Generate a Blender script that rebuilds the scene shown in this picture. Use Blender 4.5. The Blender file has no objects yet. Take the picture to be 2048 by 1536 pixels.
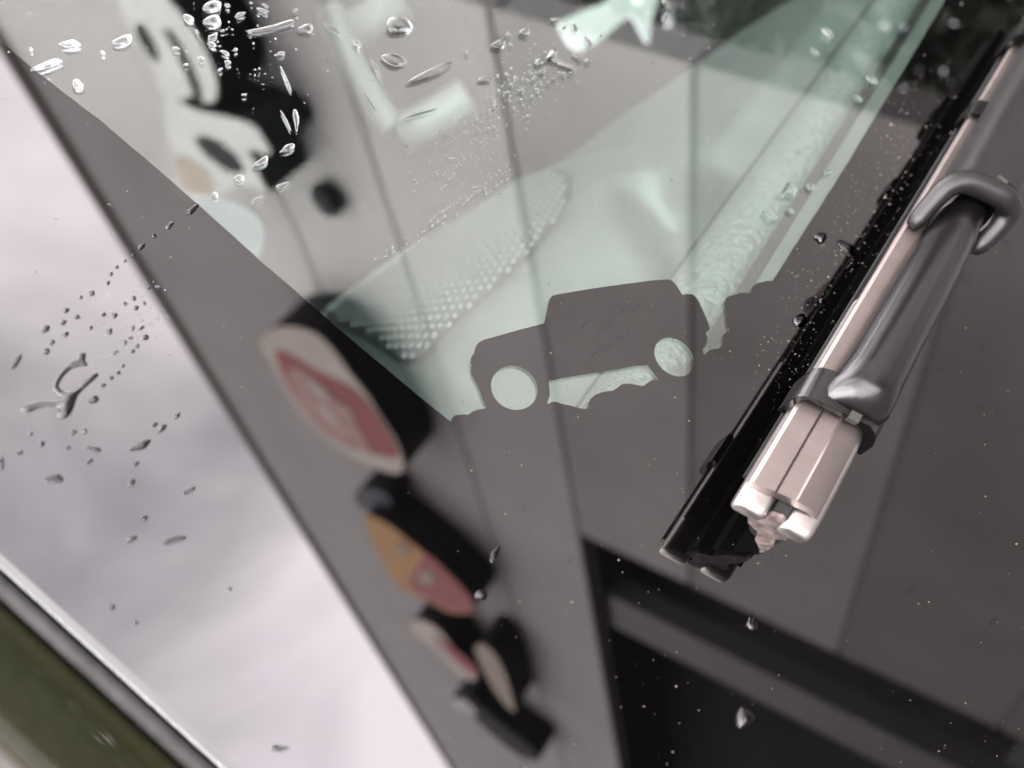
import bpy, bmesh, math, random
from mathutils import Vector, Matrix
from mathutils.geometry import tessellate_polygon, delaunay_2d_cdt
R = math.radians
rnd = random.Random(7)
sc = bpy.context.scene
COL = sc.collection

# ------------------------------------------------------------------ view geometry
# The phone is 16 cm from a steep windscreen.  Directions are first written in the phone's own axes
# (x right, y up, -z forward) and then turned into a world with Z up, Y across the car, X along it.
FPX = 1657.0
def ray(x, y): return Vector(((x-1024)/FPX, (768-y)/FPX, -1.0))
TH = R(33)
dv = Vector((.55, .835)).normalized()
Nc = Vector((math.sin(TH)*dv.x, math.sin(TH)*dv.y, math.cos(TH)))     # windscreen normal
GD = .16*math.cos(TH)                                                 # phone to glass
def mirror_dir(p): return p - 2*p.dot(Nc)*Nc
uV = ray(1370, 2290).normalized()                                     # facade, mirrored, horizontal
vV = ray(-2700, -1000); vV = (vV - vV.dot(uV)*uV).normalized()        # facade, mirrored, vertical
mV = uV.cross(vV)
Xc = mirror_dir(uV); Zc = mirror_dir(vV); Yc = Zc.cross(Xc)
C2W = Matrix((Xc, Yc, Zc))                                            # phone axes -> world axes
EYE = Vector((0, 0, 1.5))
def W(p): return C2W @ p + EYE
def Gc(x, y, h=0.0):
    r = ray(x, y); return r*((GD-h)/(-r.dot(Nc)))
def G(x, y, h=0.0): return W(Gc(x, y, h))                             # point on (or h above) the glass
DF = 3.0                                                              # phone to facade
def FW(x, y, off=0.0):
    """facade coordinates (along, height) of what is seen at x,y mirrored in the glass"""
    r = ray(x, y); p = r*((DF-off)/r.dot(mV)); return (p.dot(uV), p.dot(vV))
MIRO = -GD*Nc
def mirror_pt(p): return p - 2*((p-MIRO).dot(Nc))*Nc
def FP(u, v, off=0.0):
    return W(mirror_pt(uV*u + vV*v + mV*(DF-off)))
N = (C2W @ Nc).normalized()

# ------------------------------------------------------------------ camera, sky, sun, exposure
cam_d = bpy.data.cameras.new('camera'); cam = bpy.data.objects.new('camera', cam_d); COL.objects.link(cam)
cam.matrix_world = Matrix.Translation(EYE) @ C2W.to_4x4()
cam_d.sensor_width = 36; cam_d.lens = FPX/2048*36
cam_d.clip_start = .005; cam_d.clip_end = 2000
cam_d.dof.use_dof = True; cam_d.dof.focus_distance = .171; cam_d.dof.aperture_fstop = 11.6
sc.camera = cam
sc.view_settings.view_transform = 'Standard'; sc.view_settings.look = 'None'
sc.view_settings.exposure = 4.25; sc.view_settings.gamma = 1
sc.cycles.use_denoising = True
sc.cycles.max_bounces = 14; sc.cycles.transparent_max_bounces = 24; sc.cycles.transmission_bounces = 10
sc.cycles.caustics_reflective = False; sc.cycles.caustics_refractive = False
sc.cycles.sample_clamp_indirect = 6

SUN_EL, SUN_AZ = R(42), R(-62)     # azimuth measured from +X towards +Y
wd = bpy.data.worlds.new('World'); sc.world = wd; wd.use_nodes = True
nt = wd.node_tree; nt.nodes.clear()
def wn(t, **k):
    n = nt.nodes.new(t)
    for a, b in k.items(): setattr(n, a, b)
    return n
sky = wn('ShaderNodeTexSky', sky_type='NISHITA', sun_disc=False)
sky.sun_elevation = SUN_EL; sky.sun_rotation = R(90) - SUN_AZ
tc = wn('ShaderNodeTexCoord')
n1 = wn('ShaderNodeTexNoise'); n1.inputs['Scale'].default_value = 2.1; n1.inputs['Detail'].default_value = 5
n1.inputs['Roughness'].default_value = .5; n1.inputs['Distortion'].default_value = .4
nt.links.new(tc.outputs['Generated'], n1.inputs['Vector'])
rp = wn('ShaderNodeValToRGB')
rp.color_ramp.elements[0].position = .34; rp.color_ramp.elements[0].color = (.43, .40, .418, 1)
rp.color_ramp.elements[1].position = .58; rp.color_ramp.elements[1].color = (1.10, 1.0, 1.045, 1)
nt.links.new(n1.outputs['Fac'], rp.inputs['Fac'])
sca = wn('ShaderNodeVectorMath', operation='SCALE'); sca.inputs['Scale'].default_value = 8.6
nt.links.new(rp.outputs['Color'], sca.inputs[0])
mx = wn('ShaderNodeMix', data_type='RGBA'); mx.inputs[0].default_value = .95
nt.links.new(sky.outputs[0], mx.inputs[6]); nt.links.new(sca.outputs[0], mx.inputs[7])
bg = wn('ShaderNodeBackground'); bg.inputs['Strength'].default_value = .1
nt.links.new(mx.outputs[2], bg.inputs['Color'])
wo = wn('ShaderNodeOutputWorld'); nt.links.new(bg.outputs[0], wo.inputs['Surface'])

sun_d = bpy.data.lights.new('sun', 'SUN'); sun = bpy.data.objects.new('sun', sun_d); COL.objects.link(sun)
sun_d.energy = .7; sun_d.angle = R(70); sun_d.color = (1, .96, .9)
sd = Vector((math.cos(SUN_EL)*math.cos(SUN_AZ), math.cos(SUN_EL)*math.sin(SUN_AZ), math.sin(SUN_EL)))
sun.rotation_euler = sd.to_track_quat('Z', 'Y').to_euler()
sun.location = sd*8

# ------------------------------------------------------------------ helpers
def mat(name, col=(.1,.1,.1), rough=.5, metal=0., spec=.5, coat=0., noise=0., nscale=20., bump=0., bscale=200., bdist=.0005, col2=None, trans=0., ior=1.45, stretch=None, pos=(.35,.65)):
    m = bpy.data.materials.new(name); m.use_nodes = True
    t = m.node_tree; p = t.nodes['Principled BSDF']
    p.inputs['Base Color'].default_value = (*col, 1); p.inputs['Roughness'].default_value = rough
    p.inputs['Metallic'].default_value = metal; p.inputs['Specular IOR Level'].default_value = spec
    p.inputs['Coat Weight'].default_value = coat; p.inputs['Coat Roughness'].default_value = .03
    p.inputs['Transmission Weight'].default_value = trans; p.inputs['IOR'].default_value = ior
    cd = t.nodes.new('ShaderNodeTexCoord'); src = cd.outputs['Object']
    if stretch:
        mp = t.nodes.new('ShaderNodeMapping'); mp.inputs['Scale'].default_value = stretch
        t.links.new(src, mp.inputs['Vector']); src = mp.outputs[0]
    if col2 is not None or noise:
        nn = t.nodes.new('ShaderNodeTexNoise'); nn.inputs['Scale'].default_value = nscale; nn.inputs['Detail'].default_value = 6
        t.links.new(src, nn.inputs['Vector'])
        r = t.nodes.new('ShaderNodeValToRGB')
        c2 = col2 or tuple(min(1, c*(1+noise)) for c in col); c1 = col if col2 else tuple(c*(1-noise) for c in col)
        r.color_ramp.elements[0].position = pos[0]; r.color_ramp.elements[0].color = (*c1, 1)
        r.color_ramp.elements[1].position = pos[1]; r.color_ramp.elements[1].color = (*c2, 1)
        t.links.new(nn.outputs['Fac'], r.inputs['Fac']); t.links.new(r.outputs[0], p.inputs['Base Color'])
    if bump:
        nb = t.nodes.new('ShaderNodeTexNoise'); nb.inputs['Scale'].default_value = bscale; nb.inputs['Detail'].default_value = 3
        t.links.new(src, nb.inputs['Vector'])
        b = t.nodes.new('ShaderNodeBump'); b.inputs['Strength'].default_value = bump; b.inputs['Distance'].default_value = bdist
        t.links.new(nb.outputs['Fac'], b.inputs['Height']); t.links.new(b.outputs[0], p.inputs['Normal'])
    return m

def sheet_glass(name, tint, f0=.05, body=None):
    """one face of a pane: Fresnel reflection over tinted clear transmission"""
    m = bpy.data.materials.new(name); m.use_nodes = True
    t = m.node_tree; t.nodes.clear(); L = t.links.new
    def nd(k, **a):
        n = t.nodes.new(k)
        for x, y in a.items(): setattr(n, x, y)
        return n
    ge = nd('ShaderNodeNewGeometry')
    dt = nd('ShaderNodeVectorMath', operation='DOT_PRODUCT'); L(ge.outputs['Normal'], dt.inputs[0]); L(ge.outputs['Incoming'], dt.inputs[1])
    ab = nd('ShaderNodeMath', operation='ABSOLUTE'); L(dt.outputs['Value'], ab.inputs[0])
    s1 = nd('ShaderNodeMath', operation='SUBTRACT'); s1.inputs[0].default_value = 1; L(ab.outputs[0], s1.inputs[1])
    pw = nd('ShaderNodeMath', operation='POWER'); L(s1.outputs[0], pw.inputs[0]); pw.inputs[1].default_value = 5
    ma = nd('ShaderNodeMath', operation='MULTIPLY_ADD'); L(pw.outputs[0], ma.inputs[0]); ma.inputs[1].default_value = 1-f0; ma.inputs[2].default_value = f0
    gl = nd('ShaderNodeBsdfGlossy'); gl.inputs['Roughness'].default_value = .0; gl.inputs['Color'].default_value = (1,1,1,1)
    if body: tr = nd('ShaderNodeBsdfDiffuse'); tr.inputs['Color'].default_value = (*body, 1)
    else: tr = nd('ShaderNodeBsdfTransparent'); tr.inputs['Color'].default_value = (*tint, 1)
    mi = nd('ShaderNodeMixShader'); L(ma.outputs[0], mi.inputs[0]); L(tr.outputs[0], mi.inputs[1]); L(gl.outputs[0], mi.inputs[2])
    o = nd('ShaderNodeOutputMaterial'); L(mi.outputs[0], o.inputs['Surface'])
    return m

def tag(o, label=None, cat=None, group=None, kind=None):
    if label: o['label'] = label
    if cat: o['category'] = cat
    if group: o['group'] = group
    if kind: o['kind'] = kind
    return o
def thing(name, loc, label, cat, group=None):
    o = bpy.data.objects.new(name, None); COL.objects.link(o); o.location = loc; o.empty_display_size = .02
    return tag(o, label, cat, group)
def origin_of(p):
    v = Vector((0,0,0))
    while p is not None: v = v + p.location; p = p.parent
    return v
def build(name, verts, faces, m, parent=None, smooth=False, loc=None, recalc=True):
    """a mesh object from world coordinates"""
    if loc is None and parent is None:
        n = len(verts); loc = Vector((sum(v[0] for v in verts)/n, sum(v[1] for v in verts)/n, min(v[2] for v in verts)))
    if parent is not None: loc = origin_of(parent)
    me = bpy.data.meshes.new(name)
    me.from_pydata([Vector(v)-loc for v in verts], [], faces)
    if recalc:
        bm = bmesh.new(); bm.from_mesh(me); bmesh.ops.recalc_face_normals(bm, faces=bm.faces); bm.to_mesh(me); bm.free()
    if smooth: me.polygons.foreach_set('use_smooth', [True]*len(me.polygons))
    for mm in (m if isinstance(m, (list, tuple)) else [m]): me.materials.append(mm)
    o = bpy.data.objects.new(name, me); COL.objects.link(o)
    if parent is not None: o.parent = parent
    else: o.location = loc
    return o
def autosmooth(o, ang=35):
    me = o.data
    me.polygons.foreach_set('use_smooth', [True]*len(me.polygons))
    bm = bmesh.new(); bm.from_mesh(me)
    for e in bm.edges: e.smooth = e.calc_face_angle(0) < R(ang)
    bm.to_mesh(me); bm.free()
def bevel(o, w, seg=2):
    bm = bmesh.new(); bm.from_mesh(o.data)
    es = [e for e in bm.edges if e.calc_face_angle(0) > R(25)]
    bmesh.ops.bevel(bm, geom=es, offset=w, segments=seg, affect='EDGES', clamp_overlap=True)
    bm.to_mesh(o.data); bm.free(); autosmooth(o, 40)
def prism_geo(poly, p0, p1):
    """poly: list of 2-D points; p0,p1 map a 2-D point to the two end positions"""
    n = len(poly)
    vs = [p0(q) for q in poly] + [p1(q) for q in poly]
    fs = [tuple(range(n)), tuple(range(2*n-1, n-1, -1))] + [(i, (i+1) % n, n+(i+1) % n, n+i) for i in range(n)]
    return vs, fs
def smooth_poly(pts, k=3, closed=True):
    n = len(pts); out = []
    for i in range(n if closed else n-1):
        p0, p1, p2, p3 = [pts[(i+j-1) % n] if closed else pts[min(max(i+j-1, 0), n-1)] for j in range(4)]
        for s in range(k):
            t = s/k
            out.append(tuple(.5*((2*p1[c]) + (-p0[c]+p2[c])*t + (2*p0[c]-5*p1[c]+4*p2[c]-p3[c])*t*t + (-p0[c]+3*p1[c]-3*p2[c]+p3[c])*t**3) for c in range(2)))
    if not closed: out.append(tuple(pts[-1]))
    return out
def flat_with_holes(loops, to3d):
    """triangulate 2-D outline + holes"""
    tris = tessellate_polygon([[Vector((p[0], p[1], 0)) for p in l] for l in loops])
    flat = [p for l in loops for p in l]
    return [to3d(p) for p in flat], [tuple(t) for t in tris]

# ------------------------------------------------------------------ materials
M = {}
M['glass_out'] = sheet_glass('windscreen_outer_face', (.925, .985, .96))
M['glass_in'] = sheet_glass('windscreen_inner_face', (.81, .915, .87), f0=.096)
M['side_glass'] = sheet_glass('side_window_tint', (.55, .62, .58))
M['frit'] = sheet_glass('black_frit_under_glass', None, f0=.05, body=(.0004,.00038,.00036))
M['glass_edge'] = sheet_glass('polished_glass_edge', None, f0=.022, body=(.004,.004,.0045))
M['seal'] = mat('rubber_seal', (.011,.0112,.0108), .65, spec=.2, noise=.3, nscale=300)
M['paint'] = mat('olive_paint', (.0060,.0068,.0018), .35, spec=.3, coat=.5, noise=.1, nscale=800)
M['dash'] = mat('dash_plastic', (.036,.037,.036), .46, spec=.42, bump=.3, bscale=900, bdist=.0004, noise=.10, nscale=60)
M['dash_pad'] = mat('grained_dash_pad', (.050,.051,.050), .5, spec=.4, bump=1.0, bscale=380, bdist=.0016, noise=.2, nscale=400)
M['edge_shine'] = mat('dash_edge_highlight', (.085,.087,.085), .3)  # painted highlight: paler than the dash so its far edge looks lit
M['matte_plastic'] = mat('matte_black_plastic', (.0026,.0024,.0024), .40, spec=.30, noise=.25, nscale=400, bump=.15, bscale=1600, bdist=.0001)
M['wet_print'] = mat('wetted_print', (.0006,.0006,.0006), .9, spec=0.)
M['card'] = mat('card', (.10,.108,.12), .6, noise=.05, nscale=40)
M['streak'] = sheet_glass('dry_streak', None, f0=.041, body=(.0004,.0004,.0004))
M['dash_dark'] = mat('dash_gap', (.004,.004,.004), .8, spec=.1)
M['grille'] = mat('grille_plastic', (.010,.0105,.0105), .5, spec=.35, noise=.1, nscale=100)
M['grille_dot'] = mat('grille_dimples', (.075,.077,.076), .4, spec=.5)
M['cabin'] = mat('cabin_lining', (.014,.014,.0135), .8, spec=.2, noise=.3, nscale=6)
M['pale_trim'] = mat('pale_trim', (.11,.105,.10), .5)
M['rail'] = mat('wiper_rail', (.175,.152,.142), .42, metal=1., noise=.07, nscale=160, bump=.15, bscale=900, bdist=.0001)
M['lobe'] = mat('wiper_rail_end', (.40,.375,.36), .34, metal=1., noise=.08, nscale=600)
M['black_plastic'] = mat('black_plastic', (.0010,.0009,.0010), .22, spec=.46, noise=.25, nscale=400, bump=.12, bscale=1600, bdist=.0001)
M['rubber'] = mat('wiper_rubber', (.004,.004,.004), .6, spec=.25, noise=.3, nscale=300)
M['rubber_cut'] = mat('rubber_cut_end', (.05,.040,.037), .7, spec=.2, noise=.45, nscale=500, bump=.6, bscale=700, bdist=.0005)
M['brass'] = mat('brass_rivet', (.085,.055,.03), .45, metal=1., noise=.2, nscale=500)
M['tab'] = mat('worn_tab', (.011,.0105,.009), .5, noise=.2, nscale=600)
M['water'] = mat('water', (.93,.95,.94), .0, spec=.5, trans=1., ior=1.33)
M['dust'] = mat('dust', (.032,.028,.023), .8, noise=.6, nscale=900)
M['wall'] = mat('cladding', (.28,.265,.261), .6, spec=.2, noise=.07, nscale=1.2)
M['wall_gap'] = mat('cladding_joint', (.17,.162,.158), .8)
M['wall_shade_mid'] = mat('cladding_shade_mid', (.22,.209,.203), .6, spec=.15, noise=.09, nscale=1.2)  # same cladding lower down, with shade towards the ground put into the colour
M['wall_shade_row'] = mat('cladding_shade_row', (.165,.157,.152), .6, spec=.1, noise=.1, nscale=1.2)
M['wall_shade_low'] = mat('cladding_shade_low', (.112,.106,.102), .6, spec=.1, noise=.12, nscale=1.2)
M['gap_shade_low'] = mat('cladding_joint_shade_low', (.085,.080,.077), .8)  # joint colour darkened to go with the painted shade of the low rows
M['roof_trim'] = mat('roof_trim', (.16,.14,.12), .6)
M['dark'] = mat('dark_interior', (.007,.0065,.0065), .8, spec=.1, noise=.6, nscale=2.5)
M['post'] = mat('pale_post', (.052,.050,.048), .6, noise=.1, nscale=3)
M['sign_side'] = mat('sign_casing', (.010,.010,.011), .7, spec=.12)
M['sign_white'] = mat('sign_cream', (.43,.38,.33), .6, noise=.05, nscale=4)
M['sign_pale'] = mat('sign_pale_grey', (.36,.355,.34), .6, noise=.06, nscale=4)
M['sign_red'] = mat('sign_red', (.24,.026,.03), .6, noise=.08, nscale=5)
M['sign_pink'] = mat('sign_pink', (.34,.20,.175), .6, noise=.2, nscale=6)
M['sign_amber'] = mat('sign_amber', (.36,.17,.035), .6, noise=.1, nscale=6)
M['sign_blue'] = mat('sign_pale_blue', (.62,.68,.74), .4)
M['sign_tan'] = mat('sign_tan', (.26,.20,.15), .6, noise=.15, nscale=5)
M['sign_navy'] = mat('sign_navy', (.012,.016,.034), .5, spec=.2)
M['asphalt'] = mat('asphalt', (.05,.05,.05), .9, noise=.25, nscale=6, bump=.3, bscale=60, bdist=.01)
M['leaf'] = mat('leaf', (.05,.065,.045), .5, col2=(.12,.135,.10), nscale=3)
M['bark'] = mat('bark', (.05,.04,.03), .9, noise=.4, nscale=8)

# ------------------------------------------------------------------ ground
gz = 0.0
tag(build('ground', [(-60,-60,gz),(60,-60,gz),(60,60,gz),(-60,60,gz)], [(0,1,2,3)], M['asphalt']), 'grey asphalt ground around the parked car', kind='structure')

# ------------------------------------------------------------------ windscreen
# glass outline in pixels of the glass plane (runs on outside the picture)
PA, PB = (-10, 1126), (425, 1520)                     # near edge of the glass by the pillar
pil_dir = (G(*PA)-G(*PB)).normalized()                # up along the pillar
cow_dir = (G(1890,0)-G(1560,560)).normalized()        # across the car along the scuttle
corner = G(*PB) - pil_dir*.16
OUT = [corner, corner + pil_dir*.75, corner + pil_dir*.75 + cow_dir*1.35, corner + cow_dir*1.35]
def on_plane(p):                                      # drop a point on the outer glass plane
    return p - N*((p-G(1024,768)).dot(N))
OUT = [on_plane(p) for p in OUT]
TG = .0048
ws = thing('windshield', OUT[0], 'tinted car windscreen with black frit border, wet with rain drops', 'windshield')
bw = .0011
cen = sum(OUT, Vector())/4
inn = [p + (cen-p).normalized()*bw*1.6 for p in OUT]
build('glass_pane', inn, [(0,1,2,3)], M['glass_out'], ws, recalc=False)
build('inner_glass_face', [p-N*.0006 for p in OUT], [(0,1,2,3)], M['glass_in'], ws, recalc=False)
ev = inn + [p-N*.0007 for p in OUT] + [p-N*(TG+.0004) for p in OUT]
ef = [(i,(i+1)%4,4+(i+1)%4,4+i) for i in range(4)] + [(4+i,4+(i+1)%4,8+(i+1)%4,8+i) for i in range(4)]
build('glass_edge', ev, ef, M['glass_edge'], ws)

# frit with the little off-roader
FD = .00003                                              # the print, seen as the glass face over it
def Z5(p): return (850+p[0]*.36621, 500+p[1]*.36630)     # coordinates read off an enlargement
wedge = [(140,937)]
terr1 = [(150,915),(165,903),(200,898),(240,898),(258,882),(290,870),(335,865)]
jeep_up = [(335,850),(325,835),(310,800),(300,770),(290,745),(275,715),(260,690),(250,660),(250,640),(262,632),(250,622),(250,595),(258,575),(270,565),(272,545),(280,520),(295,503),(320,490),(400,468),(500,440),(600,413),(650,402),(655,385),(665,340),(672,300),(682,265),(695,250),(720,243),(900,212),(1100,184),(1250,165),(1330,160),(1352,168),(1372,190),(1390,220),(1405,245),(1425,240),(1460,241),(1480,258),(1500,290),(1525,345),(1545,395),(1555,425),(1552,440),(1535,448),(1535,460),(1542,475),(1540,505),(1530,528),(1515,545),(1520,565)]
tip = [(1530,577)]
cliff = [(1538,565),(1550,548),(1580,540),(1610,535),(1622,522),(1625,490),(1630,465),(1645,450),(1662,437),(1655,410),(1650,380),(1652,350),(1642,315),(1638,290),(1645,262),(1665,250),(1700,242),(1720,233),(1780,236),(1785,215),(1795,195),(1815,180),(1845,175),(1870,168),(1900,168)]
split_f = [(400,890),(500,900),(600,885)]                 # where the front wheel meets the rocks
ub_l = (668,843)
ub_top = [(672,825),(682,790),(680,760),(676,715),(800,690),(1000,660),(1150,633),(1215,628),(1228,645),(1250,672)]
ub_r = (1275,708)
ub_bot = [(1262,706),(1230,715),(1195,740),(1180,742),(1140,733),(1100,728),(1070,735),(1050,752),(1025,768),(970,775),(930,790),(905,812),(895,835),(893,855),(880,867),(850,865),(815,855),(790,848),(770,845),(740,838),(715,828),(690,830)]
split_r = [(1340,735),(1420,730),(1490,690)]
def ell(cx, cy, a, b, rot, k=48):
    return [(cx+a*math.cos(t)*math.cos(rot)-b*math.sin(t)*math.sin(rot), cy+a*math.cos(t)*math.sin(rot)+b*math.sin(t)*math.cos(rot)) for t in [2*math.pi*i/k for i in range(k)]]
wheel1 = ell(488,752,131,117,R(32)); wheel2 = ell(1361,585,121,91,R(42))
pil_edge = [(-700,-500),(-300,-168),(0,82),(75,145),(200,240),(300,325),(395,408),(525,525),(690,668),(850,802)]
cowl_edge = [(1582,504),(1640,414),(1700,318),(1780,185),(1890,0),(2100,-352),(2300,-690)]
far = [(1900,-1500),(500,-1500)]
Zs = lambda l: [Z5(p) for p in l]
contour_low = Zs(wedge+terr1) + Zs(split_f) + [Z5(ub_l)] + Zs(ub_bot[::-1]) + [Z5(ub_r)] + Zs(split_r) + Zs(tip+cliff)
clear = pil_edge + contour_low + cowl_edge + far
frit_outer_px = None
# outer limit of the print in the glass plane, as local 2-D coordinates
ex = pil_dir; ey = N.cross(ex).normalized()
def loc2(p): q = p-OUT[0]; return (q.dot(ex), q.dot(ey))
def to3(h): return lambda q: OUT[0] + ex*q[0] + ey*q[1] + N*h
def px2(p): return loc2(G(p[0], p[1], FD))
outer2 = [loc2(p) for p in [OUT[i] + (cen-OUT[i]).normalized()*.0015 for i in range(4)]]
# the printed clear area must lie inside the outline: clamp far points to the pane
def clampin(q, mgn=.04):
    a = [Vector(loc2(p)) for p in OUT]
    q = Vector(q); c2 = Vector(loc2(cen))
    for k in range(200):
        ok = all((a[(i+1)%4]-a[i]).cross(q-a[i])*(a[(i+1)%4]-a[i]).cross(c2-a[i]) > 0 and abs((a[(i+1)%4]-a[i]).cross(q-a[i]))/(a[(i+1)%4]-a[i]).length > mgn for i in range(4))
        if ok: return (q.x, q.y)
        q = q + (c2-q)*.02
    return (q.x, q.y)
def serrate(pts, step, amp):
    out = []
    for i in range(len(pts)-1):
        a, b = Vector(pts[i]), Vector(pts[i+1]); L = (b-a).length; k = max(1, int(L/step))
        nn = Vector((-(b-a).y, (b-a).x)).normalized() if L else Vector((0,0))
        for s in range(k):
            out.append(tuple(a + (b-a)*(s/k) + nn*(rnd.uniform(-amp, amp) if (s or i) else 0)))
    out.append(pts[-1]); return out
pil2 = serrate([px2(p) for p in pil_edge], .0022, .00006)
cow2 = serrate([px2(p) for p in cowl_edge], .0022, .00008)
low2 = [px2(p) for p in contour_low]
far2 = [px2(p) for p in far]
# far corner of the clear area: parallel to the edges, inside the pane
a2 = [Vector(loc2(p)) for p in OUT]
top_l = a2[1] + (a2[2]-a2[1]).normalized()*.12 - Vector((1,0))*.05
cut = [q for q in pil2 if q[0] < a2[1].x-.05]
cow2 = [q for q in cow2 if Vector(q).dot((a2[3]-a2[0]).normalized()) < (a2[3]-a2[0]).length-.12]
clear2 = cut + low2 + cow2 + [tuple(a2[2] + (a2[3]-a2[2]).normalized()*.06 - (a2[2]-a2[1]).normalized()*.06), tuple(Vector(cut[0]) + (a2[2]-a2[1]).normalized()*.03)]
vs, fs = flat_with_holes([outer2, clear2], to3(FD))
build('frit_border', vs, fs, M['frit'], ws, recalc=False)
jeep = Zs(terr1[-1:]+jeep_up+tip+split_r[::-1]+[ub_r]+ub_top[::-1]+[ub_l]+split_f[::-1])
vs, fs = flat_with_holes([[px2(p) for p in jeep], [px2(Z5(p)) for p in wheel1], [px2(Z5(p)) for p in wheel2]], to3(FD))
tag(build('off_roader_silhouette', vs, fs, M['frit'], ws, recalc=False), 'black printed silhouette of an off-roader climbing rocks')

# ------------------------------------------------------------------ windscreen pillar
pd = pil_dir; pb = (N.cross(pd)).normalized()
if pb.dot(G(0,1500)-G(500,900)) < 0: pb = -pb           # outwards, away from the glass
def sweep(name, prof, base, d0, d1, m, parent, k=2, smooth=True, ax=pd, bx=pb):
    n = len(prof); vs = []
    for s in range(k):
        o = base + ax*(d0+(d1-d0)*s/(k-1))
        vs += [o + bx*p[0] + N*p[1] for p in prof]
    fs = [(s*n+i, s*n+i+1, (s+1)*n+i+1, (s+1)*n+i) for s in range(k-1) for i in range(n-1)]
    o = build(name, vs, fs, m, parent)
    if smooth: autosmooth(o, 50)
    return o
pl = thing('windshield_pillar', corner-N*.03, 'olive green painted windscreen pillar beside the glass edge', 'car pillar')
seal = [(.0001,-.009),(.0002,-.0020),(.0006,-.0013),(.0014,-.0011),(.0022,-.0012),(.0028,-.0018),(.0030,-.009)]
sweep('rubber_seal', seal, on_plane(corner), -.05, .8, M['seal'], pl)
prof = smooth_poly([(.0030,-.0095),(.0031,-.0032),(.0055,-.0008),(.0085,.0020),(.0115,.0044),(.0136,.0056),(.0158,.0062),(.0190,.0064),(.0240,.0060),(.0300,.0045),(.0360,.0010),(.0410,-.006),(.0440,-.02),(.046,-.045)], 5, False)
sweep('painted_frame', prof, on_plane(corner), -.05, .8, M['paint'], pl)

# ------------------------------------------------------------------ dashboard under the glass
H = -(G(1668,480)-EYE).z + .004
def Dp(x, y, up=0.0):
    r = C2W @ ray(x, y); return EYE + r*((H-up)/(-r.z))
def pt2(x, y, up=0.0): p = Dp(x, y, up); return (p.x, p.y)
dz = EYE.z - H
def sd_poly(q, poly):
    """signed distance to polygon, positive inside"""
    x, y = q; best = 1e9; ins = False; n = len(poly)
    for i in range(n):
        x1, y1 = poly[i]; x2, y2 = poly[(i+1) % n]
        dx, dy = x2-x1, y2-y1; L = dx*dx+dy*dy or 1e-12
        t = max(0, min(1, ((x-x1)*dx+(y-y1)*dy)/L))
        best = min(best, (x-x1-t*dx)**2+(y-y1-t*dy)**2)
        if (y1 > y) != (y2 > y) and x < (x2-x1)*(y-y1)/(y2-y1)+x1: ins = not ins
    return math.sqrt(best)*(1 if ins else -1)
def sstep(a, b, x):
    t = max(0, min(1, (x-a)/(b-a))); return t*t*(3-2*t)

db = thing('dashboard', (-.2, .3, dz-.05), 'black plastic dashboard top with perforated speaker grille seen through the glass', 'dashboard')
grille_px = [(672,668),(760,735),(862,802),(960,712),(1060,618),(1140,528),(1184,440),(1176,392),(1130,374),(1070,396),(980,452),(880,518),(780,588)]
grille2 = smooth_poly([pt2(*p) for p in grille_px], 4)
recess2 = smooth_poly([pt2(*p) for p in [(1235,440),(1250,385),(1310,350),(1400,322),(1468,338),(1482,372),(1400,455),(1345,550),(1300,600),(1290,520)]], 4)
# rear panel of the dash: a height field between the padded bar and the far edge
edge_px = [(560,760),(690,657),(830,548),(960,450),(1100,338),(1290,200),(1480,66),(1640,-40)]
edge2 = [pt2(*p) for p in edge_px]
def edge_x(y):
    for i in range(len(edge2)-1):
        if edge2[i][1] <= y <= edge2[i+1][1] or i == len(edge2)-2 or y < edge2[0][1]:
            (x1, y1), (x2, y2) = edge2[i], edge2[i+1]
            return x1+(x2-x1)*(y-y1)/(y2-y1)
def hgt(x, y):
    d = sd_poly((x, y), grille2)
    h = .013*sstep(-.042, .004, d)
    d2 = sd_poly((x, y), recess2)
    h -= .026*sstep(-.001, .014, d2)
    # soft valley beside the padded bar
    h -= .009*sstep(-.190, -.160, x)
    return h
NX, NY = 90, 150; xb = -.1535
y0, y1 = .02, .95
vs, fs = [], []
for j in range(NY+1):
    y = y0 + (y1-y0)*(j/NY)**1.35
    xe = max(-.62, min(-.2, edge_x(y)))
    for i in range(NX+1):
        x = xb + (xe-xb)*i/NX
        vs.append(Vector((x, y, dz + hgt(x, y))))
    vs.append(Vector((xe-.004, y, dz + hgt(xe, y) - .003)))
    vs.append(Vector((xe-.006, y, dz - .18)))
w_ = NX+3
fs = [(j*w_+i, j*w_+i+1, (j+1)*w_+i+1, (j+1)*w_+i) for j in range(NY) for i in range(w_-1)]
dp = build('dash_panel', vs, fs, M['dash'], db, smooth=True)
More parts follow.
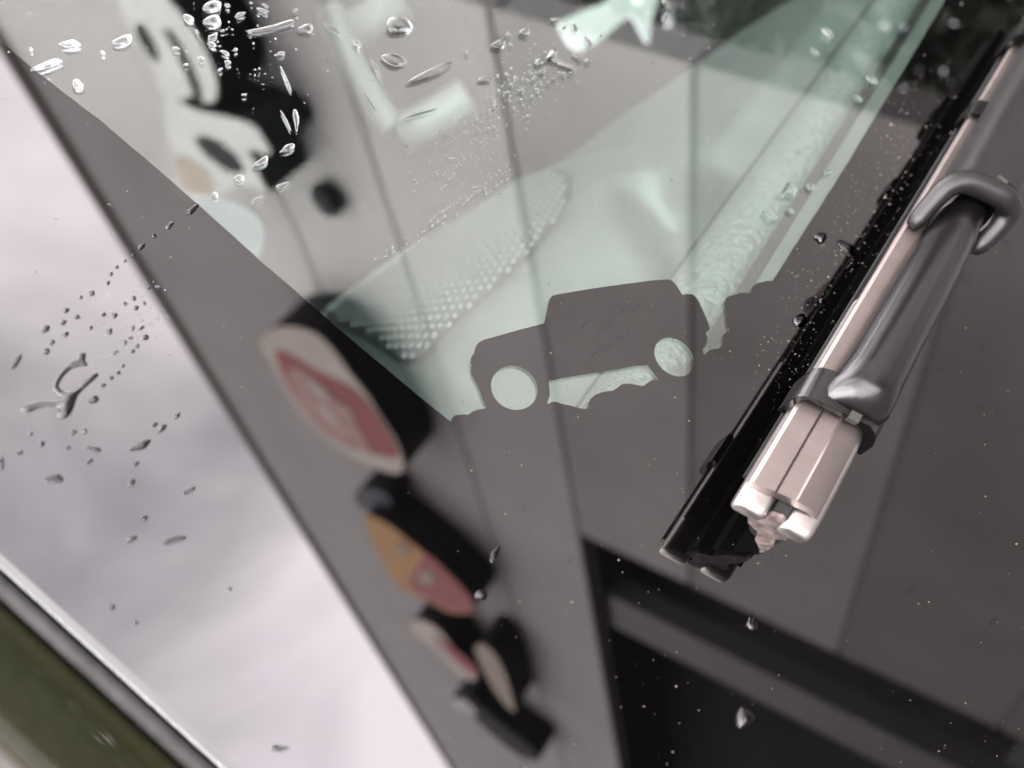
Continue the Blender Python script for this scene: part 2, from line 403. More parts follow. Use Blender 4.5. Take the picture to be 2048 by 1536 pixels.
# speaker grille: dark insert with rows of raised dimples
gin = [q for q in grille2]
gc = (sum(p[0] for p in gin)/len(gin), sum(p[1] for p in gin)/len(gin))
gv, gf = [], []
ins = [(gc[0]+(p[0]-gc[0])*.955, gc[1]+(p[1]-gc[1])*.955) for p in gin]
ipts = [(x_/250, y_/250) for x_ in range(-120, -30) for y_ in range(20, 130) if sd_poly((x_/250, y_/250), ins) > .002]
v_, e_, f_, *_ = delaunay_2d_cdt([Vector(p) for p in ins+ipts], [(i, (i+1) % len(ins)) for i in range(len(ins))], [], 1, 1e-6)
sg = build('speaker_grille', [Vector((p.x, p.y, dz+hgt(p.x, p.y)+.0012)) for p in v_], [tuple(f) for f in f_], M['grille'], db, smooth=True)
dv_, df_ = [], []
la, lb = Vector((.0066, -.0016)), Vector((.0024, -.0066))
g0 = Vector(gc)
for ia in range(-40, 41):
    for ib in range(-40, 41):
        x, y = g0 + la*ia + lb*ib
        if sd_poly((x, y), ins) < .0025: continue
        b0 = len(dv_); z = dz + hgt(x, y) + .0012
        for rr, zz in ((1, 0), (.62, .0009)):
            for k in range(7):
                ca, sa = math.cos(k*2*math.pi/7), math.sin(k*2*math.pi/7)
                dv_.append(Vector((x+.0011*rr*ca-.0004*rr*sa, y+.0019*rr*sa, z+zz)))
        dv_.append(Vector((x, y, z+.0011)))
        for k in range(7):
            k2 = (k+1) % 7
            df_.append((b0+k, b0+k2, b0+7+k2, b0+7+k)); df_.append((b0+7+k, b0+7+k2, b0+14))
tag(build('grille_dimples', dv_, df_, M['grille_dot'], sg, smooth=True, recalc=False), kind='stuff')
hl_pts = [Vector((edge2[i][0], edge2[i][1], dz + hgt(*edge2[i]) + .001)) for i in range(4)]
vs, fs = [], []
for p in hl_pts:
    for k in range(6): vs.append(p + Vector((math.cos(k*math.pi/3)*.0026, 0, math.sin(k*math.pi/3)*.002)))
fs = [(i*6+k, i*6+(k+1)%6, (i+1)*6+(k+1)%6, (i+1)*6+k) for i in range(len(hl_pts)-1) for k in range(6)]
build('edge_highlight', vs, fs, M['edge_shine'], db, smooth=True)  # strip added for the bright line on the edge, its brightness in the colour
# padded bar along the dash, front panel and the slot between them
def tube_y(name, x0, x1, zc, hh, ya, yb, m, k=60, seg=14):
    vs, fs = [], []
    for s in range(k+1):
        y = ya+(yb-ya)*s/k
        for i in range(seg+1):
            t = math.pi*i/seg
            vs.append(Vector(((x0+x1)/2 - (x1-x0)/2*math.cos(t), y, zc + hh*math.sin(t)**.8)))
    n = seg+1
    fs = [(s*n+i, s*n+i+1, (s+1)*n+i+1, (s+1)*n+i) for s in range(k) for i in range(seg)]
    return build(name, vs, fs, m, db, smooth=True)
tube_y('padded_bar', -.1535, -.1265, dz-.0055, .0085, .02, 1.2, M['dash_pad'])
def glass_x(y, z, gap=.007):
    g0 = G(1024,768); return g0.x + (-gap - N.y*(y-g0.y) - N.z*(z-g0.z))/N.x
fp = []
for y in (.02, 1.2):
    xe = min(-.075, glass_x(y, dz))
    fp += [Vector((-.1175, y, dz-.022)), Vector((-.1170, y, dz-.0015)), Vector((-.1155, y, dz-.0005)), Vector((xe-.004, y, dz)), Vector((xe-.006, y, dz-.03))]
build('front_panel', fp, [(i, i+1, i+6, i+5) for i in range(4)], M['dash'], db)
build('panel_slot', [Vector((-.16, .02, dz-.0045)), Vector((-.1165, .02, dz-.0045)), Vector((-.1165, 1.2, dz-.0045)), Vector((-.16, 1.2, dz-.0045))], [(0,1,2,3)], M['dash_dark'], db)

# cabin: dark lining around the dash with a side window on the far door
cb = thing('car_cabin', (-1.0, .7, .5), 'dark unlit cabin behind the windscreen with a bright far side window', 'car cabin')
def quad(name, p, m, par): return build(name, [Vector(q) for q in p], [tuple(range(len(p)))], m, par, recalc=False)
x_b, x_f, ya_, yb_, zb, zt = -1.9, -.085, -.02, 1.46, .55, 2.02
quad('floor_lining', [(x_b,ya_,zb),(x_f,ya_,zb),(x_f,yb_,zb),(x_b,yb_,zb)], M['cabin'], cb)
quad('roof_lining', [(x_b,ya_,zt),(-.42,ya_,zt),(-.42,yb_,zt),(x_b,yb_,zt)], M['cabin'], cb)
quad('rear_lining', [(x_b,ya_,zb),(x_b,yb_,zb),(x_b,yb_,zt),(x_b,ya_,zt)], M['cabin'], cb)
quad('near_door_lining', [(x_b,ya_,zb),(-.42,ya_,zb),(-.42,ya_,zt),(x_b,ya_,zt)], M['cabin'], cb)
quad('near_footwell_lining', [(-.42,ya_,zb),(x_f,ya_,zb),(x_f,ya_,1.34),(-.42,ya_,1.93)], M['cabin'], cb)
quad('front_lining', [(x_f,ya_,zb),(x_f,yb_,zb),(x_f,yb_,1.36),(x_f,ya_,1.34)], M['cabin'], cb)
def ywall(x, y, yw):       # pixel -> point on the far door plane
    r = C2W @ ray(x, y); p = EYE + r*(yw/r.y); return (p.x, p.z)
win_px = [(1116,46),(1121,63),(1136,90),(1155,102),(1175,95),(1216,68),(1240,46),(1260,34),(1272,52),(1289,84),(1298,84),(1304,37),(1312,-30),(1240,-30),(1216,0),(1180,16),(1140,34)]
win2 = [ywall(x, y, yb_) for x, y in smooth_poly(win_px, 2)]
door_out = [(x_b,zb),(x_f,zb),(x_f,1.40),(-.40,zt),(x_b,zt)]
vs, fs = flat_with_holes([door_out, win2], lambda q: Vector((q[0], yb_, q[1])))
build('far_door_lining', vs, fs, M['cabin'], cb, recalc=False)
build('side_window', [Vector((q[0], yb_+.01, q[1])) for q in win2], [tuple(range(len(win2)))], M['side_glass'], cb, recalc=False)

# pale grab handle inside the cabin
hb = thing('grab_handle', EYE+(C2W@ray(800,160))*.62, 'pale U-shaped grab handle inside the cabin, blurred behind the glass', 'grab handle')
def bar(name, pts, w, m, par, dist, th=.012):
    vs, fs = [], []
    P3 = [EYE+(C2W@ray(x, y))*dist for x, y in pts]
    vd = (C2W@Vector((0,0,-1))).normalized()
    for i, p in enumerate(P3):
        d = (P3[min(i+1, len(P3)-1)]-P3[max(i-1, 0)]).normalized(); s = d.cross(vd).normalized()
        for k in range(8):
            t = 2*math.pi*k/8; vs.append(p + s*w*math.cos(t) + vd*th*math.sin(t))
    fs = [(i*8+k, i*8+(k+1)%8, (i+1)*8+(k+1)%8, (i+1)*8+k) for i in range(len(P3)-1) for k in range(8)] + [tuple(range(7,-1,-1)), tuple(range(len(vs)-8, len(vs)))]
    return build(name, vs, fs, m, par, smooth=True)
bar('handle_bar', smooth_poly([(660,20),(690,100),(740,190),(785,262)], 4, False), .011, M['pale_trim'], hb, .62)
bar('lower_mount', [(800,268),(850,245),(905,212),(935,196)], .015, M['pale_trim'], hb, .62)
bar('upper_mount', [(690,70),(740,40),(800,0)], .015, M['pale_trim'], hb, .625)

card_px = [(330,392),(440,398),(500,422),(527,462),(512,520),(440,500),(350,440)]
vd_ = (C2W@Vector((0,0,-1))).normalized()
card = smooth_poly(card_px, 3)
vs, fs = prism_geo(card, lambda q: EYE+(C2W@ray(*q))*.48, lambda q: EYE+(C2W@ray(*q))*.48+vd_*.002)
tag(build('card', vs, fs, M['card'], None), 'pale blue white card behind the glass beside the black border', 'card')

# ------------------------------------------------------------------ wiper
ea = (G(1960,190,.015)-G(1490,965,.015)).normalized(); eb = ea.cross(N).normalized()
if eb.dot(G(1630,1050,.015)-G(1490,965,.015)) < 0: eb = -eb
WO = on_plane((G(1482,985,.0145)+G(1632,1062,.0145))/2)
def WP(s, t, h): return WO + ea*(s*.001) + eb*(t*.001) + N*(h*.001)     # millimetres along, across, above the glass
SH = .30
wp = thing('wiper', WP(0, 0, 0), 'silver and black windscreen wiper lying across the glass on the right', 'windshield wiper')
def extr(name, prof, s0, s1, m, par, shear=SH, bev=0, closed=True):
    vs, fs = prism_geo(prof, lambda q: WP(s0+shear*q[0], q[0], q[1]), lambda q: WP(s1, q[0], q[1]))
    o = build(name, vs, fs, m, par)
    if bev: bevel(o, bev)
    return o
rail = [(-8,16.3),(-8,17.3),(-7.4,17.9),(-3.5,18.1),(-3.25,17.55),(-2.95,18.2),(0.25,18.45),(0.5,18.85),(0.75,18.45),(4.2,17.9),(5.6,17.0),(6.5,15.2),(6.8,13.6),(8.0,13.2),(8.0,12.7),(6.5,12.8),(6.0,14.6),(5.0,15.9),(3.6,16.5),(-7.4,16.0)]
ro = extr('metal_rail', rail, 1.2, 260, M['rail'], wp); autosmooth(ro, 30)
def rounded(cx, cy, w, h, r, k=4):
    out = []
    for sx, sy, a0 in ((1,1,0),(-1,1,90),(-1,-1,180),(1,-1,270)):
        for i in range(k+1):
            a = R(a0+90*i/k); out.append((cx+sx*(w/2-r)+r*math.cos(a), cy+sy*(h/2-r)+r*math.sin(a)))
    return out
def lobe(cx, cy, w, h):
    rings = [(-3.0,.55),(-2.75,.80),(-2.2,.95),(-1.4,1.0),(4,1.0),(60,1.0)]
    base = rounded(0, 0, w, h, 1.5); n = len(base); vs = []
    for s, k in rings:
        vs += [WP(s+SH*(cx+p[0]*k), cx+p[0]*(1-(1-k)*.5), cy+p[1]*k) for p in base]
    fs = [(i*n+j, i*n+(j+1)%n, (i+1)*n+(j+1)%n, (i+1)*n+j) for i in range(len(rings)-1) for j in range(n)] + [tuple(range(n-1,-1,-1)), tuple(range(len(vs)-n, len(vs)))]
    o = build('rail_end', vs, fs, M['lobe'], wp); autosmooth(o, 60); return o
lobe(-4.7, 14.2, 6.2, 3.6); lobe(4.3, 13.9, 6.0, 3.8)
def bend(q): return (q[0] + 5.6*max(0, 1-q[1]/13.0), q[1])
rub = [bend(q) for q in [(-1.3,16),(1.3,16),(1.4,12.8),(3.6,12.4),(3.8,9.6),(1.0,9.0),(.8,7.4),(3.0,6.9),(2.8,5.8),(1.2,4.4),(.7,2.0),(.45,.15),(-.35,.15),(-.7,2.0),(-1.4,4.4),(-3.0,5.8),(-3.4,6.9),(-.8,7.4),(-1.0,9.0),(-4.2,9.6),(-4.0,12.4),(-1.4,12.8)]]
rb = extr('rubber_strip', rub, -1.0, 262, M['rubber'], wp)
# cut end of the rubber: paler, a little ragged
cut_end = [(q[0]*1.02+rnd.uniform(-.25,.25), q[1]+rnd.uniform(-.2,.2)) for q in smooth_poly([bend(p) for p in [(1.2,15.5),(1.5,12.8),(3.6,12.2),(3.7,9.8),(2.2,8.6),(2.0,7.0),(1.6,5.0),(1.0,3.0),(.2,1.6),(-.6,3.4),(-1.6,5.4),(-1.8,8.2),(-3.6,9.6),(-3.8,12.2),(-1.4,12.8),(-1.2,15.5)]], 3)]
vs, fs = prism_geo(cut_end, lambda q: WP(-1.9+SH*q[0], q[0], q[1]), lambda q: WP(-1.0+SH*q[0], q[0], q[1]))
build('rubber_cut_end', vs, fs, M['rubber_cut'], wp)
# black steel strip under the rail that carries the claws
und = [(-7.6,12.2),(-7.6,15.9),(7.0,12.5),(7.0,11.9),(-7.0,11.6)]
extr('under_strip', [(-7.7,10.8),(-7.7,12.3),(-4.4,12.3),(-4.4,10.8)], 6, 262, M['rubber'], wp)

def loft(name, secs, m, par, seg=28, caps=True, ang=50):
    """secs: (s, t_centre, half_width, h_bottom, h_top, squareness, shear)"""
    vs, n = [], seg
    for s, tc_, hw, hb_, ht, sq, sh in secs:
        for k in range(seg):
            a = 2*math.pi*k/seg; ca, sa = math.cos(a), math.sin(a)
            x = math.copysign(abs(ca)**sq, ca); y = math.copysign(abs(sa)**sq, sa)
            t = tc_+hw*x; h = (hb_+ht)/2 + (ht-hb_)/2*y
            vs.append(WP(s+sh*t, t, h))
    fs = [(i*n+k, i*n+(k+1)%n, (i+1)*n+(k+1)%n, (i+1)*n+k) for i in range(len(secs)-1) for k in range(n)]
    if caps: fs += [tuple(range(n-1,-1,-1)), tuple(range(len(vs)-n, len(vs)))]
    o = build(name, vs, fs, m, par); autosmooth(o, ang); return o
def claw(name, s0, s1, grow, hb_, ht, par, m, skew=SH):
    """a band hugging the rail from above, open below"""
    th = 1.3
    o_ = [(-8-grow,hb_),(-8-grow,ht-2.0),(-7.4-grow*.7,ht-.7),(-6,ht),(5,ht),(6.8+grow*.6,ht-1.6),(8.2+grow,ht-5),(8.4+grow,hb_-1)]
    i_ = [(p[0]*(1-th/9), p[1]-(th if abs(p[0]) < 8 else .3)) for p in o_]
    i_[0] = (o_[0][0]+th, o_[0][1]); i_[-1] = (o_[-1][0]-th, o_[-1][1])
    prof = o_ + i_[::-1]
    vs, fs = prism_geo(prof, lambda q: WP(s0+skew*q[0], q[0], q[1]), lambda q: WP(s1+skew*q[0], q[0], q[1]))
    fs = fs[2:]; k = len(o_); n = len(prof)
    for i in range(k-1):
        fs.append((i, i+1, n-2-i, n-1-i)); fs.append((n+i, n+n-1-i, n+n-2-i, n+i+1))
    o = build(name, vs, fs, m, par); bevel(o, .00035, 2); return o
yk = loft('yoke_arm', [(24.6,.9,4.8,15.4,20.8,.8,.28),(25.2,.9,6.0,15.0,22.4,.85,.28),(27.0,1.0,6.6,14.6,24.2,.9,.26),(30,1.0,6.4,14.5,25.2,.95,.2),(35,1.1,6.1,14.5,25.6,1,.1),(46,1.2,5.9,14.6,25.6,1,0),(62,1.3,5.9,14.7,25.8,1,0),(78,1.4,5.8,14.8,25.8,1,0),(84,1.5,5.6,15.0,25.6,1,0),(96,1.5,5.0,16,25.0,1,0),(118,1.5,4.6,16,24.6,1,0)], M['black_plastic'], wp)
claw('yoke_claw', 23, 32, 1.1, 12.6, 20.6, wp, M['black_plastic'])
build('claw_tab', [WP(22.4+SH*t, t, h) for t, h in [(.6,20.75),(2.8,20.75),(2.8,19.6),(.6,19.6)]] + [WP(25+SH*t, t, h) for t, h in [(.6,20.8),(2.8,20.8),(2.8,19.6),(.6,19.6)]], [(0,1,2,3),(7,6,5,4),(0,4,5,1),(1,5,6,2),(2,6,7,3),(3,7,4,0)], M['tab'], wp)
claw('rail_clip', 143, 151, 1.2, 13.2, 19.8, wp, M['black_plastic'])
claw('rail_clip', 190, 206, 1.6, 12.6, 22.5, wp, M['black_plastic'])

# bridge: an inverted U channel whose two cheeks reach forward over the yoke
def channel():
    NA = 30; vs, fs = [], []
    def section(s, front, off):
        row = []
        for k in range(NA+1):
            a = math.pi*(1-k/NA)
            ca, sa = math.cos(a), math.sin(a)
            hw, h0, ht = 8.3-off, 21.5, 29.6-off
            t = 2.0 + math.copysign(abs(ca)**.62, ca)*hw; h = h0 + (ht-h0)*abs(sa)**.62
            row.append((t, h, k/NA))
        leg = [(row[0][0], 18.2 if True else 0, 0)]
        row = [(row[0][0]+.3, 17.0, 0)] + row + [(row[-1][0]-.3, 16.6, 1)]
        out = []
        for t, h, f in row:
            lift = (h-17)/12.6
            s_ = s
            if front:
                s_ = 90 + 10*sstep(0, .85, lift) + (4.0 if f > .5 else 0) + .12*t
            taper = 1.0
            out.append(WP(s_, t*taper, h))
        return out
    stations = [(None, True), (112, False), (130, False), (170, False), (250, False)]
    outer = [section(s, f, 0) for s, f in stations]; inner = [section(s, f, 3.4) for s, f in stations]
    n = len(outer[0]); K = len(stations)
    for r in outer + inner: vs += r
    for i in range(K-1):
        for k in range(n-1):
            fs.append((i*n+k, i*n+k+1, (i+1)*n+k+1, (i+1)*n+k))
            b = K*n; fs.append((b+i*n+k, b+(i+1)*n+k, b+(i+1)*n+k+1, b+i*n+k+1))
    b = K*n
    for k in range(n-1): fs.append((k, b+k, b+k+1, k+1))                         # front rim
    for i in range(K-1):
        fs.append((i*n, (i+1)*n, b+(i+1)*n, b+i*n)); fs.append((i*n+n-1, b+i*n+n-1, b+(i+1)*n+n-1, (i+1)*n+n-1))
    o = build('bridge_cover', vs, fs, M['matte_plastic'], wp); autosmooth(o, 40); return o
channel()
def tube3(name, pts, m, par, seg=14):
    # pts: (s, t, h, radius); a rounded bar through points given along/across/above the glass
    P_ = []
    for i in range(len(pts)-1):
        p0, p1, p2, p3 = [pts[min(max(i+j-1, 0), len(pts)-1)] for j in range(4)]
        for k in range(5):
            u = k/5
            P_.append([.5*(2*p1[c]+(-p0[c]+p2[c])*u+(2*p0[c]-5*p1[c]+4*p2[c]-p3[c])*u*u+(-p0[c]+3*p1[c]-3*p2[c]+p3[c])*u**3) for c in range(4)])
    P_.append(list(pts[-1]))
    X_ = [WP(*p[:3]) for p in P_]; R_ = [p[3]*.001 for p in P_]
    d0 = (X_[1]-X_[0]).normalized(); d1 = (X_[-1]-X_[-2]).normalized()
    X_ = [X_[0]-d0*R_[0]*.9, X_[0]-d0*R_[0]*.6] + X_ + [X_[-1]+d1*R_[-1]*.6, X_[-1]+d1*R_[-1]*.9]
    R_ = [R_[0]*.35, R_[0]*.8] + R_ + [R_[-1]*.8, R_[-1]*.35]
    vs, ref = [], N
    for i, p in enumerate(X_):
        d = (X_[min(i+1, len(X_)-1)]-X_[max(i-1, 0)]).normalized()
        a_ = (ea - d*ea.dot(d)); a_ = a_.normalized() if a_.length > .15 else (N - d*N.dot(d)).normalized()
        if i and a_.dot(ref) < 0: a_ = -a_
        ref = a_; b_ = d.cross(a_)
        vs += [p + a_*R_[i]*math.cos(2*math.pi*k/seg) + b_*R_[i]*.85*math.sin(2*math.pi*k/seg) for k in range(seg)]
    fs = [(i*seg+k, i*seg+(k+1)%seg, (i+1)*seg+(k+1)%seg, (i+1)*seg+k) for i in range(len(X_)-1) for k in range(seg)] + [tuple(range(seg-1,-1,-1)), tuple(range(len(vs)-seg, len(vs)))]
    o = build(name, vs, fs, m, par); autosmooth(o, 60); return o
tube3('bridge_rim', [(86.5,-6.6,19.6,2.4),(90,-6.6,22.2,2.6),(94.5,-6.2,25.6,2.9),(97.5,-3.8,27.4,3.1),(99.5,.5,27.8,3.1),(101.5,5.4,27.6,3.2),(103,8.6,25.6,3.3),(102,9.6,22.6,3.2),(99,9.6,19.8,3.0),(96.5,9.2,18.0,2.8)], M['matte_plastic'], wp)
def boxm(name, s0, s1, t0, t1, h0, h1, m, par, bev=.0002):
    vs = [WP(s, t, h) for s in (s0, s1) for t in (t0, t1) for h in (h0, h1)]
    o = build(name, vs, [(0,1,3,2),(4,6,7,5),(0,4,5,1),(2,3,7,6),(0,2,6,4),(1,5,7,3)], m, par)
    if bev: bevel(o, bev)
    return o
boxm('bridge_tab', 102.6, 104.4, 1.2, 4.0, 28.8, 29.9, M['tab'], wp)
def disc(name, s, h, t0, t1, r, m, par):
    k = 20; vs = []
    rings = [(t0, r*.78), (t0+.35*(1 if t1 > t0 else -1), r), (t1, r)]
    for t, rr in rings: vs += [WP(s+rr*math.cos(2*math.pi*i/k), t, h+rr*.8*math.sin(2*math.pi*i/k)) for i in range(k)]
    fs = [(j*k+i, j*k+(i+1)%k, (j+1)*k+(i+1)%k, (j+1)*k+i) for j in range(2) for i in range(k)] + [tuple(range(k-1,-1,-1)), tuple(range(2*k, 3*k))]
    o = build(name, vs, fs, m, par); autosmooth(o, 30); return o
disc('brass_rivet', 97.5, 22.0, -7.6, -6.2, 4.2, M['brass'], wp)
disc('brass_rivet', 196, 22.4, -7.8, -6.2, 4.2, M['brass'], wp)

# ------------------------------------------------------------------ facade seen mirrored in the glass
fz = 1.37
fc = thing('shop_facade', (1.6, 3.1, 0), 'grey clad building facade with horizontal joints, mirrored in the windscreen', 'building')
def fbox(name, u0, u1, v0, v1, o0, o1, m, par, bev=0):
    def end(u, v): return u + (.1+(2.27-v)*.126-.2 if abs(u-UL) < .1 else 0)     # the far end of the facade leans a little
    vs = [FP(end(u, v), v, o) for u in (u0, u1) for v in (v0, v1) for o in (o0, o1)]
    o = build(name, vs, [(0,1,3,2),(4,6,7,5),(0,4,5,1),(2,3,7,6),(0,2,6,4),(1,5,7,3)], m, par)
    return o
UL, UR = 1.70, 26.0
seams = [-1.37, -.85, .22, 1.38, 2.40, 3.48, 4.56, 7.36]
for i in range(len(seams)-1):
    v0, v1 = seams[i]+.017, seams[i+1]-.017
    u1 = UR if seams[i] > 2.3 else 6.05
    fbox('cladding_panel', UL, u1, v0, v1, -.008, 0, M['wall' if seams[i] > 2.3 else 'wall_shade_mid' if seams[i] > 1.3 else 'wall_shade_row' if seams[i] > .1 else 'wall_shade_low'], fc)  # rows step darker downwards as painted shade
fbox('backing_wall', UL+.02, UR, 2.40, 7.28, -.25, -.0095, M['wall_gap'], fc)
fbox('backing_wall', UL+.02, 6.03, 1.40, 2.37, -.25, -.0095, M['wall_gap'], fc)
fbox('backing_wall', UL+.02, 6.03, -1.37, 1.39, -.25, -.0095, M['gap_shade_low'], fc)
fbox('roof_trim', UL-.05, UR, 7.345, 7.46, -.30, .05, M['roof_trim'], fc)
fbox('doorway_recess', 6.06, 7.18, -1.37, 2.36, -1.3, -1.2, M['dark'], fc)
fbox('recess_soffit', 6.06, UR, 2.30, 2.37, -1.3, -.05, M['dark'], fc)
fbox('pale_post', 7.22, 7.85, -1.37, 2.29, -.35, -.12, M['post'], fc)
fbox('shop_opening', 7.9, UR, -1.37, 2.29, -1.3, -1.2, M['dark'], fc)

def sign(name, label, face, T, mface, details=(), sm=3, group=None, base=0.0):
    poly = [FW(x, y, T) for x, y in (smooth_poly(face, sm) if sm else face)]
    cu = sum(p[0] for p in poly)/len(poly); cv = min(p[1] for p in poly)
    t = thing(name, FP(cu, cv, base), label, 'sign', group)
    vs, fs = prism_geo(poly, lambda q: FP(q[0], q[1], base+.002), lambda q: FP(q[0], q[1], T))
    build('casing', vs, fs, M['sign_side'], t)
    vs, fs = prism_geo([(cu_[0], cu_[1]) for cu_ in poly], lambda q: FP(q[0], q[1], T+.001), lambda q: FP(q[0], q[1], T+.016))
    build('face', vs, fs, M[mface], t)
    for i, (nm, pp, mm, dpt) in enumerate(details):
        pl_ = [FW(x, y, T+.02) for x, y in smooth_poly(pp, 3)]
        vs, fs = prism_geo(pl_, lambda q: FP(q[0], q[1], T+.017+.008*dpt), lambda q: FP(q[0], q[1], T+.024+.008*dpt))
        build(nm, vs, fs, M[mm], t)
    return t
def c8(l): return [(500+x*.609, 600+y*.609) for x, y in l]
def c9(l): return [(180+x*.3125, y*.3125) for x, y in l]
TS = .42
sign('round_sign', 'big round cream and red sign with thick black casing on the mirrored facade',
     c8([(35,145),(60,105),(110,85),(170,90),(230,115),(285,170),(335,240),(390,310),(440,390),(490,470),(507,540),(492,566),(440,557),(370,530),(290,480),(230,430),(170,370),(120,290),(75,210)]), TS, 'sign_white',
     [('red_band', c8([(85,170),(140,185),(220,235),(310,275),(365,315),(430,400),(485,495),(470,518),(410,505),(330,485),(240,430),(170,350),(120,270)]), 'sign_red', 0),
      ('pale_panel', c8([(125,235),(175,225),(240,275),(290,330),(330,352),(355,410),(398,498),(330,480),(245,425),(175,345)]), 'sign_pink', 1),
      ('lettering', c8([(190,262),(225,275),(270,320),(262,330),(215,295)]), 'sign_white', 2),
      ('lettering', c8([(225,330),(262,352),(300,395),(290,402),(240,365)]), 'sign_white', 2)])
sign('shield_sign', 'amber and red sign with black casing below the round cream sign, mirrored',
     [(731,1033),(775,1046),(830,1088),(880,1130),(935,1185),(948,1212),(938,1224),(900,1222),(850,1196),(800,1172),(770,1130)], TS, 'sign_amber',
     [('red_field', [(852,1112),(890,1140),(938,1190),(947,1212),(936,1222),(902,1220),(852,1195),(818,1168)], 'sign_red', 0),
      ('mark', [(790,1085),(812,1090),(815,1108),(795,1104)], 'sign_tan', 1), ('mark', [(838,1145),(862,1140),(870,1165),(845,1168)], 'sign_tan', 1)])
sign('navy_lamp_box', 'small navy blue box between the round sign and the amber sign, mirrored',
     [(712,985),(745,975),(778,990),(782,1012),(748,1022),(718,1010)], .30, 'sign_navy')
sign('plate_sign', 'small white sign with a dark red streak below the amber sign, mirrored',
     c8([(528,1065),(560,1048),(620,1078),(662,1130),(705,1182),(745,1228),(732,1247),(680,1217),(620,1152),(560,1112)]), TS, 'sign_white',
     [('red_streak', c8([(600,1095),(650,1130),(695,1165),(748,1215),(730,1232),(685,1195),(630,1140)]), 'sign_red', 0)])
sign('arc_sign', 'narrow tan sign with black casing beside the small white sign, mirrored',
     c8([(740,1140),(770,1130),(812,1168),(842,1232),(862,1300),(872,1348),(845,1332),(800,1272),(760,1192)]), TS, 'sign_tan')
sign('black_sign', 'long black sign lowest in the row of mirrored signs',
     c8([(690,1300),(720,1295),(770,1340),(850,1410),(930,1470),(950,1510),(880,1490),(780,1410),(720,1350)]), TS, 'sign_side')
sign('white_plate', 'tiny white plate beside the long black sign, mirrored',
     c8([(660,1312),(700,1308),(735,1335),(745,1362),(710,1352),(672,1337)]), .45, 'sign_pale')
sign('letter_sign', 'large pale sign with two black slots at the top left, mirrored',
     c9([(180,-160),(420,-110),(540,20),(650,150),(745,300),(815,480),(822,600),(790,650),(735,645),(660,600),(600,640),(480,590),(410,420),(300,250),(220,80)]), .38, 'sign_pale',
     [('slot', c9([(290,160),(345,175),(400,270),(440,370),(420,385),(370,340),(310,240)]), 'sign_side', 0),
      ('slot', c9([(470,190),(520,210),(600,330),(660,450),(715,610),(690,650),(640,540),(560,350)]), 'sign_side', 0)])
sign('pale_mask_sign', 'pale angular sign with one black oval opening and a tan stain, mirrored',
     c9([(490,630),(560,640),(720,705),(900,745),(1050,795),(1120,880),(1165,975),(1060,985),(1090,1110),(1150,1235),(1050,1190),(950,1185),(800,1250),(640,1260),(560,1180),(530,950),(495,770)]), .38, 'sign_pale',
     [('oval_opening', c9([(680,880),(760,880),(880,950),(975,1060),(960,1105),(880,1090),(780,1020),(700,940)]), 'sign_side', 0),
      ('notch', c9([(1010,965),(1070,970),(1090,1010),(1050,1020)]), 'sign_side', 0),
      ('stain', c9([(545,1000),(620,1020),(720,1090),(790,1200),(720,1245),(620,1220),(560,1120)]), 'sign_tan', 0)])
# round black lamp
u_, v_l = FW(626, 424, .2)
lp = thing('wall_lamp', FP(u_, v_l-.2, 0), 'round black wall lamp beside the pale mask sign, mirrored', 'lamp')
ru, rv = .13, .13
vs, fs = [], []
K = 20
for o_, k_ in ((.0,.6),(.03,.9),(.06,1),(.09,.9),(.11,.6),(.12,.2)):
    vs += [FP(u_+ru*k_*math.cos(2*math.pi*i/K), v_l+rv*k_*math.sin(2*math.pi*i/K), o_) for i in range(K)]
fs = [(j*K+i, j*K+(i+1)%K, (j+1)*K+(i+1)%K, (j+1)*K+i) for j in range(5) for i in range(K)] + [tuple(range(5*K, 6*K)), tuple(range(K-1,-1,-1))]
build('lamp_housing', vs, fs, M['sign_side'], lp, smooth=True)

# ------------------------------------------------------------------ trees past the end of the facade
def tree(base, hgt_, rad, label, nleaf, seed):
    q = random.Random(seed)
    t = thing('tree', base, label, 'tree', 'trees beyond the facade')
    base = Vector(base); vs, fs = [], []
    def limb(p, d, L, r, depth):
        nonlocal vs, fs
        e = p + d*L; s = d.orthogonal().normalized(); s2 = d.cross(s); b = len(vs)
        for pp, rr in ((p, r), (e, r*.6)): vs += [pp + s*rr*math.cos(k*math.pi/3) + s2*rr*math.sin(k*math.pi/3) for k in range(6)]
        fs += [(b+k, b+(k+1)%6, b+6+(k+1)%6, b+6+k) for k in range(6)]
        if depth:
            for _ in range(3):
                nd = (d + Vector((q.uniform(-.8,.8), q.uniform(-.8,.8), q.uniform(-.1,.5)))).normalized()
                limb(p + d*L*q.uniform(.6, 1), nd, L*.6, r*.5, depth-1)
    limb(base, Vector((0,0,1)), hgt_*.5, .16, 3)
    build('trunk', vs, fs, M['bark'], t, recalc=False)
    lv, lf = [], []
    cl = [base + Vector((q.gauss(0, rad*.5), q.gauss(0, rad*.5), hgt_*q.uniform(.15, 1.0))) for _ in range(46)]
    for i in range(nleaf):
        c = q.choice(cl); p = c + Vector((q.gauss(0,.42), q.gauss(0,.42), q.gauss(0,.36)))
        d = Vector((q.uniform(-1,1), q.uniform(-1,1), q.uniform(-1,1))).normalized(); e = d.orthogonal().normalized(); b = len(lv)
        L = q.uniform(.10,.2)
        lv += [p-d*L, p+e*L*.5, p+d*L, p-e*L*.5]; lf.append((b, b+1, b+2, b+3))
    build('crown', lv, lf, M['leaf'], t, recalc=False)
tree((2.2, 6.2, 0), 8.0, 1.5, 'tall leafy tree nearest the end of the facade, mirrored at the top', 7000, 1)
tree((.6, 7.0, 0), 7.4, 1.6, 'bushy tree left of the tallest one beyond the facade, mirrored', 6000, 2)
